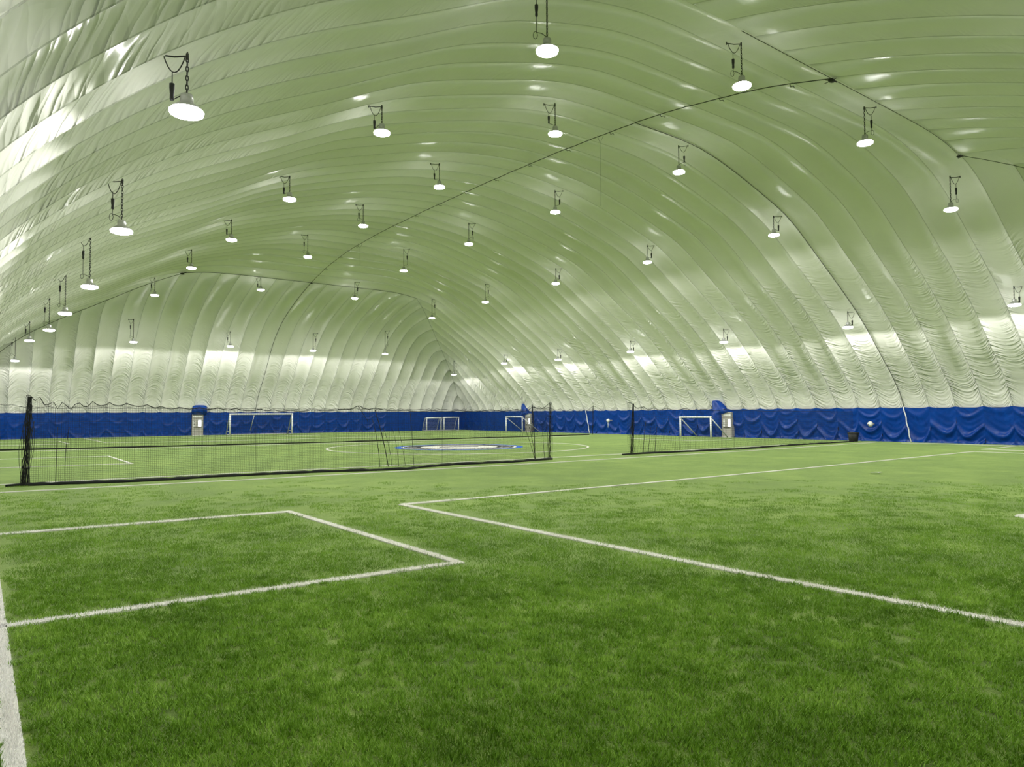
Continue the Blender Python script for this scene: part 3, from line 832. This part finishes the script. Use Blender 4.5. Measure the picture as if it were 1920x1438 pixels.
A, B = foot_on_X(1355, XD), foot_on_X(1373.5, XD)
hd = height_px(A, 1364, 772.6); wd = (B-A).length
door('door_2', A, -yhat, 'grey metal door under a tall blue hood in the right wall', wd, hd, (wd*.66, wd*.88),
     (hood_rows(hood_px(A, [(.1, 1350, 1354), (hd*.5, 1340, 1354.8), (hd*.96, 1336, 1355.5), (hd*1.0, 1339, 1368), (hd*1.0+.35, 1338, 1365), (height_px(A, 1345, 751)-.25, 1337, 1360), (height_px(A, 1345, 751), 1337, 1354)])), 'tall glossy blue vinyl hood leaning over the door'))
A, B = foot_on_X(986, XD), foot_on_X(996.3, XD)
hd = height_px(A, 990, 775); wd = (B-A).length
door('door_3', A, -yhat, 'narrow looking grey metal door under a blue hood near the far right corner', wd, hd, (wd*.60, wd*.85),
     (hood_rows(hood_px(A, [(.1, 984, 985.5), (hd*.6, 982, 985.8), (hd*.97, 980.5, 986), (hd*1.0, 980, 992.5), (hd*1.0+.4, 979.5, 991), (height_px(A, 984, 756.5)-.3, 979, 989.5), (height_px(A, 984, 756.5), 980, 987)])), 'blue vinyl hood leaning over the door'))

# ------------------------------------------------------------------ bin, wall fixtures, scrap
A = foot_on_X(1600, (XR-.75)*SC)
root = empty('waste_bin', (A.x, A.y, 0)); tag(root, 'black waste bin standing on the turf against the right blue wall', 'bin')
bh = height_px(A, 1600, 810)
def binf(bm):
    lathe(bm, [(.24, 0), (.25, .02), (.31, bh-.10), (.30, bh-.09)], 20)
part('bin_body', M_BLACK, root, binf)
part('bin_rim', M_BLACK, root, lambda bm: lathe(bm, [(.31, bh-.12), (.335, bh-.11), (.335, bh-.05), (.31, bh-.04)], 20))
part('bin_lid', M_BLACK, root, lambda bm: lathe(bm, [(.325, bh-.05), (.30, bh-.02), (.12, bh), (.05, bh)], 20))
for (px, py, lab, sz) in ((1632.5, 795, 'round white fixture on the right blue wall above the waste bin', .15), (1141, 788.5, 'oval white fixture on the right blue wall between the netting posts', .15)):
    A = foot_on_X(px, (XR-.30)*SC); z = height_px(A, px, py)
    root = empty('wall_fixture', (A.x, A.y, z)); tag(root, lab, 'fixture', 'white fixtures on the right wall')
    def cover(bm):
        lathe(bm, [(sz, 0), (sz, .05), (sz*.86, .12), (sz*.5, .16), (.02, .17)], 22)
        bmesh.ops.rotate(bm, verts=bm.verts, cent=(0, 0, 0), matrix=Matrix.Rotation(-PI/2, 3, 'Y'))
    part('cover', M_PLAST, root, cover)
    part('rim', M_STEEL, root, lambda bm: tube(bm, [V((0, sz*1.02*math.cos(2*PI*k/20), sz*1.02*math.sin(2*PI*k/20))) for k in range(20)], .02, 6, closed=True))
    part('knob', M_DARKST, root, lambda bm: bmesh.ops.create_icosphere(bm, subdivisions=2, radius=.045, matrix=Matrix.Translation((-.18, .05, -.04))))
    part('bracket', M_STEEL, root, lambda bm: box(bm, (.0, -.03, -.05), (.55, .03, .05), .005))
    if px < 1200:
        part('cord', M_PLAST, root, lambda bm: tube(bm, [V((-.05, 0, -sz)), V((-.02, .02, -sz-.25)), V((-.05, 0, -sz-.45))], .02, 5))
P = ground(1643, 888.5); bm = bmesh.new()
g = [[bm.verts.new((P.x+.11*(a-1.5)+.02*random.random(), P.y+.07*(b-1.5), .03+.03*random.random())) for b in range(4)] for a in range(4)]
for a in range(3):
    for b in range(3): bm.faces.new((g[a][b], g[a+1][b], g[a+1][b+1], g[a][b+1]))
bmesh.ops.solidify(bm, geom=bm.faces, thickness=.004)
tag(obj('paper_scrap', bm, M_PAPER), 'small white paper scrap lying on the turf at the right', 'litter')

# ------------------------------------------------------------------ dividing nets
def px_line(tab, x):
    for (x0, y0), (x1, y1) in zip(tab, tab[1:]):
        if x <= x1: return y0+(y1-y0)*(x-x0)/(x1-x0)
    return tab[-1][1]
def make_net(label, base_px, top_px, x0, x1, cell, gathers, seams, strand=.0024, tail=None):
    """base_px: polyline of the foot in the picture plane at build time, turned into plan points; gathers: [(pixel column, half width m, strands)]"""
    # parametrise along pixel columns, converted once to plan points
    cols = []; x = x0
    p_prev = ground(x, px_line(base_px, x)); cols.append(x)
    while x < x1:
        dx = 1.0; q = ground(x+dx, px_line(base_px, x+dx)); L_ = (q-p_prev).length
        x = x + cell/L_*dx; x = min(x, x1); p_prev = ground(x, px_line(base_px, x)); cols.append(x)
    root = empty('divider_net', ground(x0, px_line(base_px, x0))); tag(root, label, 'net', 'black netting hung across the field'); o0 = root.location
    feet = [ground(c, px_line(base_px, c)) for c in cols]
    A, B = feet[0], feet[-1]; nrm = V((-(B-A).y, (B-A).x, 0)).normalized()
    tops = []
    for c, f in zip(cols, feet):
        zt = at_plan(c, px_line(top_px, c), f.x, f.y); tops.append(max(.5, zt))
    ripple = [nrm*(.05*math.sin(i*.09)+.04*math.sin(i*.031+1)) for i in range(len(cols))]
    def pt(i, t):
        f = feet[i]; z = tops[i]*t+.04
        return V((f.x, f.y, z)) + ripple[i]*math.sin(PI*min(1, t*1.1)) - o0
    bm = bmesh.new(); nz_ = int(max(tops)/cell)
    for i in range(len(cols)): tube(bm, [pt(i, 0), pt(i, .3), pt(i, .65), pt(i, 1)], strand, 3, caps=False)
    step = 3
    for j in range(nz_+1):
        z = j*cell; pts = []
        for i in list(range(0, len(cols), step))+[len(cols)-1]:
            t = z/tops[i]
            pts.append(pt(i, min(1, t)))
        tube(bm, pts, strand, 3, caps=False)
    me = obj('mesh_netting', bm, M_NET, root, False); me['kind'] = 'stuff'
    # head rope and lead-weighted foot
    bm = bmesh.new(); tube(bm, [pt(i, 1) for i in range(0, len(cols), 2)], .011, 5); obj('head_rope', bm, M_NET, root)
    rnd = random.Random(len(cols)); bm = bmesh.new(); pts = []; rr = []
    for i in range(0, len(cols), 4):
        p = pt(i, 0); pts.append(V((p.x, p.y, .03))+nrm*rnd.uniform(-.03, .03)); rr.append(rnd.uniform(.030, .062))
    if tail:
        q = ground(*tail); pts.insert(0, V((q.x-o0.x, q.y-o0.y, .025))); rr.insert(0, .035)
    tube(bm, pts, rr, 7); obj('weighted_hem', bm, M_NET, root)
    # gathered bunches
    for (gx, gtop, hw, ns, tw) in gathers:
        f = ground(gx, px_line(base_px, gx)); al = (B-A).normalized()
        zt = at_plan(gtop[0], gtop[1], f.x, f.y)
        lean = on_vplane(gtop[0], gtop[1], A, B) - f; lean.z = 0
        bm = bmesh.new(); rg = random.Random(int(gx))
        for k in range(ns):
            s = rg.gauss(0, .5); b_ = rg.gauss(0, .35); cb = s*.35+rg.gauss(0, .1); pts = []
            for a in range(9):
                t = a/8; wdt = hw*(.25+.75*math.sin(PI*min(1, .18+t*.80)))*(1-.75*t**2.5)
                pts.append(f-o0 + lean*t + al*((s+(cb-s)*0)*wdt + .04*math.sin(t*7+k)) + nrm*(b_*wdt*.6) + V((0, 0, .03+(zt-.03)*t)))
            tube(bm, pts, tw, 4, caps=False)
        obj('gathered_netting', bm, M_NET, root)['kind'] = 'stuff'
    for (sx0, sy0, sx1, sy1, r_, bow) in seams:      # heavier tie ropes hanging in the net
        p = on_vplane(sx0, sy0, A, B)-o0; q = on_vplane(sx1, sy1, A, B)-o0; q.z = max(q.z, .04)
        al = (B-A).normalized(); bm = bmesh.new()
        tube(bm, [p.lerp(q, t/8)+al*(bow*((t/8)**2-(t/8))*-1) for t in range(9)], r_, 5); obj('tie_rope', bm, M_NET, root)
    return root
base1 = [(10, 913), (45, 911.5), (100, 909.3), (240, 904.4), (330, 900), (400, 895), (480, 891.5), (600, 886), (700, 882.8), (765, 880.6), (790, 877.2), (850, 872), (960, 867.2), (1000, 864.3), (1045, 861)]
top1 = [(20, 745), (57, 745)]
pk = [(71, 747), (94, 749), (116, 750), (142, 752), (171, 755), (202, 757), (235, 758.5), (275, 761), (300, 764), (335, 765.5), (372, 766), (407, 766.5), (440, 768), (487, 769), (512, 770), (542, 771), (585, 770), (640, 769), (672, 762), (703, 767), (760, 771), (810, 771), (860, 771), (920, 770), (970, 769), (1000, 764), (1031, 757), (1060, 757)]
dips = [10, 16, 20, 20, 13, 8, 6, 5, 5, 5, 4, 4, 4, 4, 3, 3, 3, 3, 4, 5, 3, 3, 3, 3, 3, 6, 8, 0]
prev = (57, 745)
for (x, y), dp in zip(pk, dips):
    for t in (.25, .5, .75): top1.append((prev[0]+(x-prev[0])*t, prev[1]+(y-prev[1])*t+dp*4*t*(1-t)))
    top1.append((x, y)); prev = (x, y)
make_net('long black dividing net hanging across the field in front of the centre circle', base1, top1, 45, 1036, .05,
         [(44, (56, 744), .13, 30, .0055), (1031, (1032, 756), .09, 12, .0055)],
         [(703, 768, 728, 880, .014, .15), (698, 785, 712, 880, .010, .2), (718, 800, 735, 881, .007, .2), (735, 800, 748, 880, .006, .15), (746, 800, 760, 879, .006, .1), (769, 775, 776, 879, .008, .05),
          (672, 762, 690, 790, .010, 0), (60, 760, 52, 905, .012, -.2), (64, 790, 56, 908, .010, -.2), (108, 800, 104, 905, .009, 0), (130, 800, 122, 906, .008, -.15),
          (980, 790, 1003, 862, .008, .1), (992, 800, 1004, 863, .009, .1), (998, 760, 1003, 862, .016, .1), (1017, 800, 1021, 861, .008, 0), (1025, 775, 1028, 861, .007, 0), (549, 800, 549, 888, .004, 0), (480, 800, 480, 890, .004, 0), (829, 776, 829, 873, .004, 0)],
         tail=(10, 913))
base3 = [(1167, 853.3), (1200, 851.4), (1300, 847), (1400, 842), (1440, 838.6), (1500, 834.6), (1560, 831), (1600, 828.6)]
top3 = [(1167, 757), (1186, 757)]
prev = (1186, 757)
for (x, y), dp in zip([(1206, 762), (1226, 765), (1250, 766), (1285, 767), (1320, 768), (1360, 769), (1410, 770), (1470, 771), (1540, 772), (1602, 773)], [8, 6, 5, 4, 3, 3, 2, 2, 1, 1]):
    for t in (.25, .5, .75): top3.append((prev[0]+(x-prev[0])*t, prev[1]+(y-prev[1])*t+dp*4*t*(1-t)))
    top3.append((x, y)); prev = (x, y)
make_net('black dividing net running from its gathered end to the right wall by the waste bin', base3, top3, 1178, 1600, .10,
         [(1185, (1187.5, 756.5), .13, 30, .006)],
         [(1211, 790, 1206, 850, .012, -.1), (1221, 800, 1216, 850, .009, -.1), (1232, 800, 1228, 849, .012, -.1), (1266, 815, 1266, 848, .006, 0), (1274, 815, 1274, 848, .006, 0), (1376, 815, 1377, 843, .005, 0), (1434, 815, 1434, 839, .005, 0)],
         strand=.0035, tail=(1167, 853.3))
base2 = [(-60, 846.5), (0, 845), (240, 839.5), (480, 833.4), (720, 827), (960, 820), (1112, 815.2)]
top2 = []
x = -60; prev = (-60, 758)
pts2 = [(0, 757.5), (22, 759.5), (38, 761.5)]
xx = 55
while xx < 925: pts2.append((xx, 763+4*(xx/925))); xx += 17
pts2 += [(945, 764), (959, 763), (975, 768), (998, 758), (1012, 763), (1031, 762), (1050, 766), (1070, 767), (1090, 768), (1111.5, 762)]
for (x, y) in pts2:
    for t in (.25, .5, .75): top2.append((prev[0]+(x-prev[0])*t, prev[1]+(y-prev[1])*t+6*4*t*(1-t)*(.6 if x < 900 else 1)))
    top2.append((x, y)); prev = (x, y)
top2.insert(0, (-60, 758))
make_net('far black dividing net hanging beyond the centre circle', base2, top2, -50, 1111, .16,
         [(1111, (1112, 761), .08, 8, .009), (998, (998, 758), .08, 7, .008)], [(980, 770, 980, 819, .007, 0)], strand=.004)
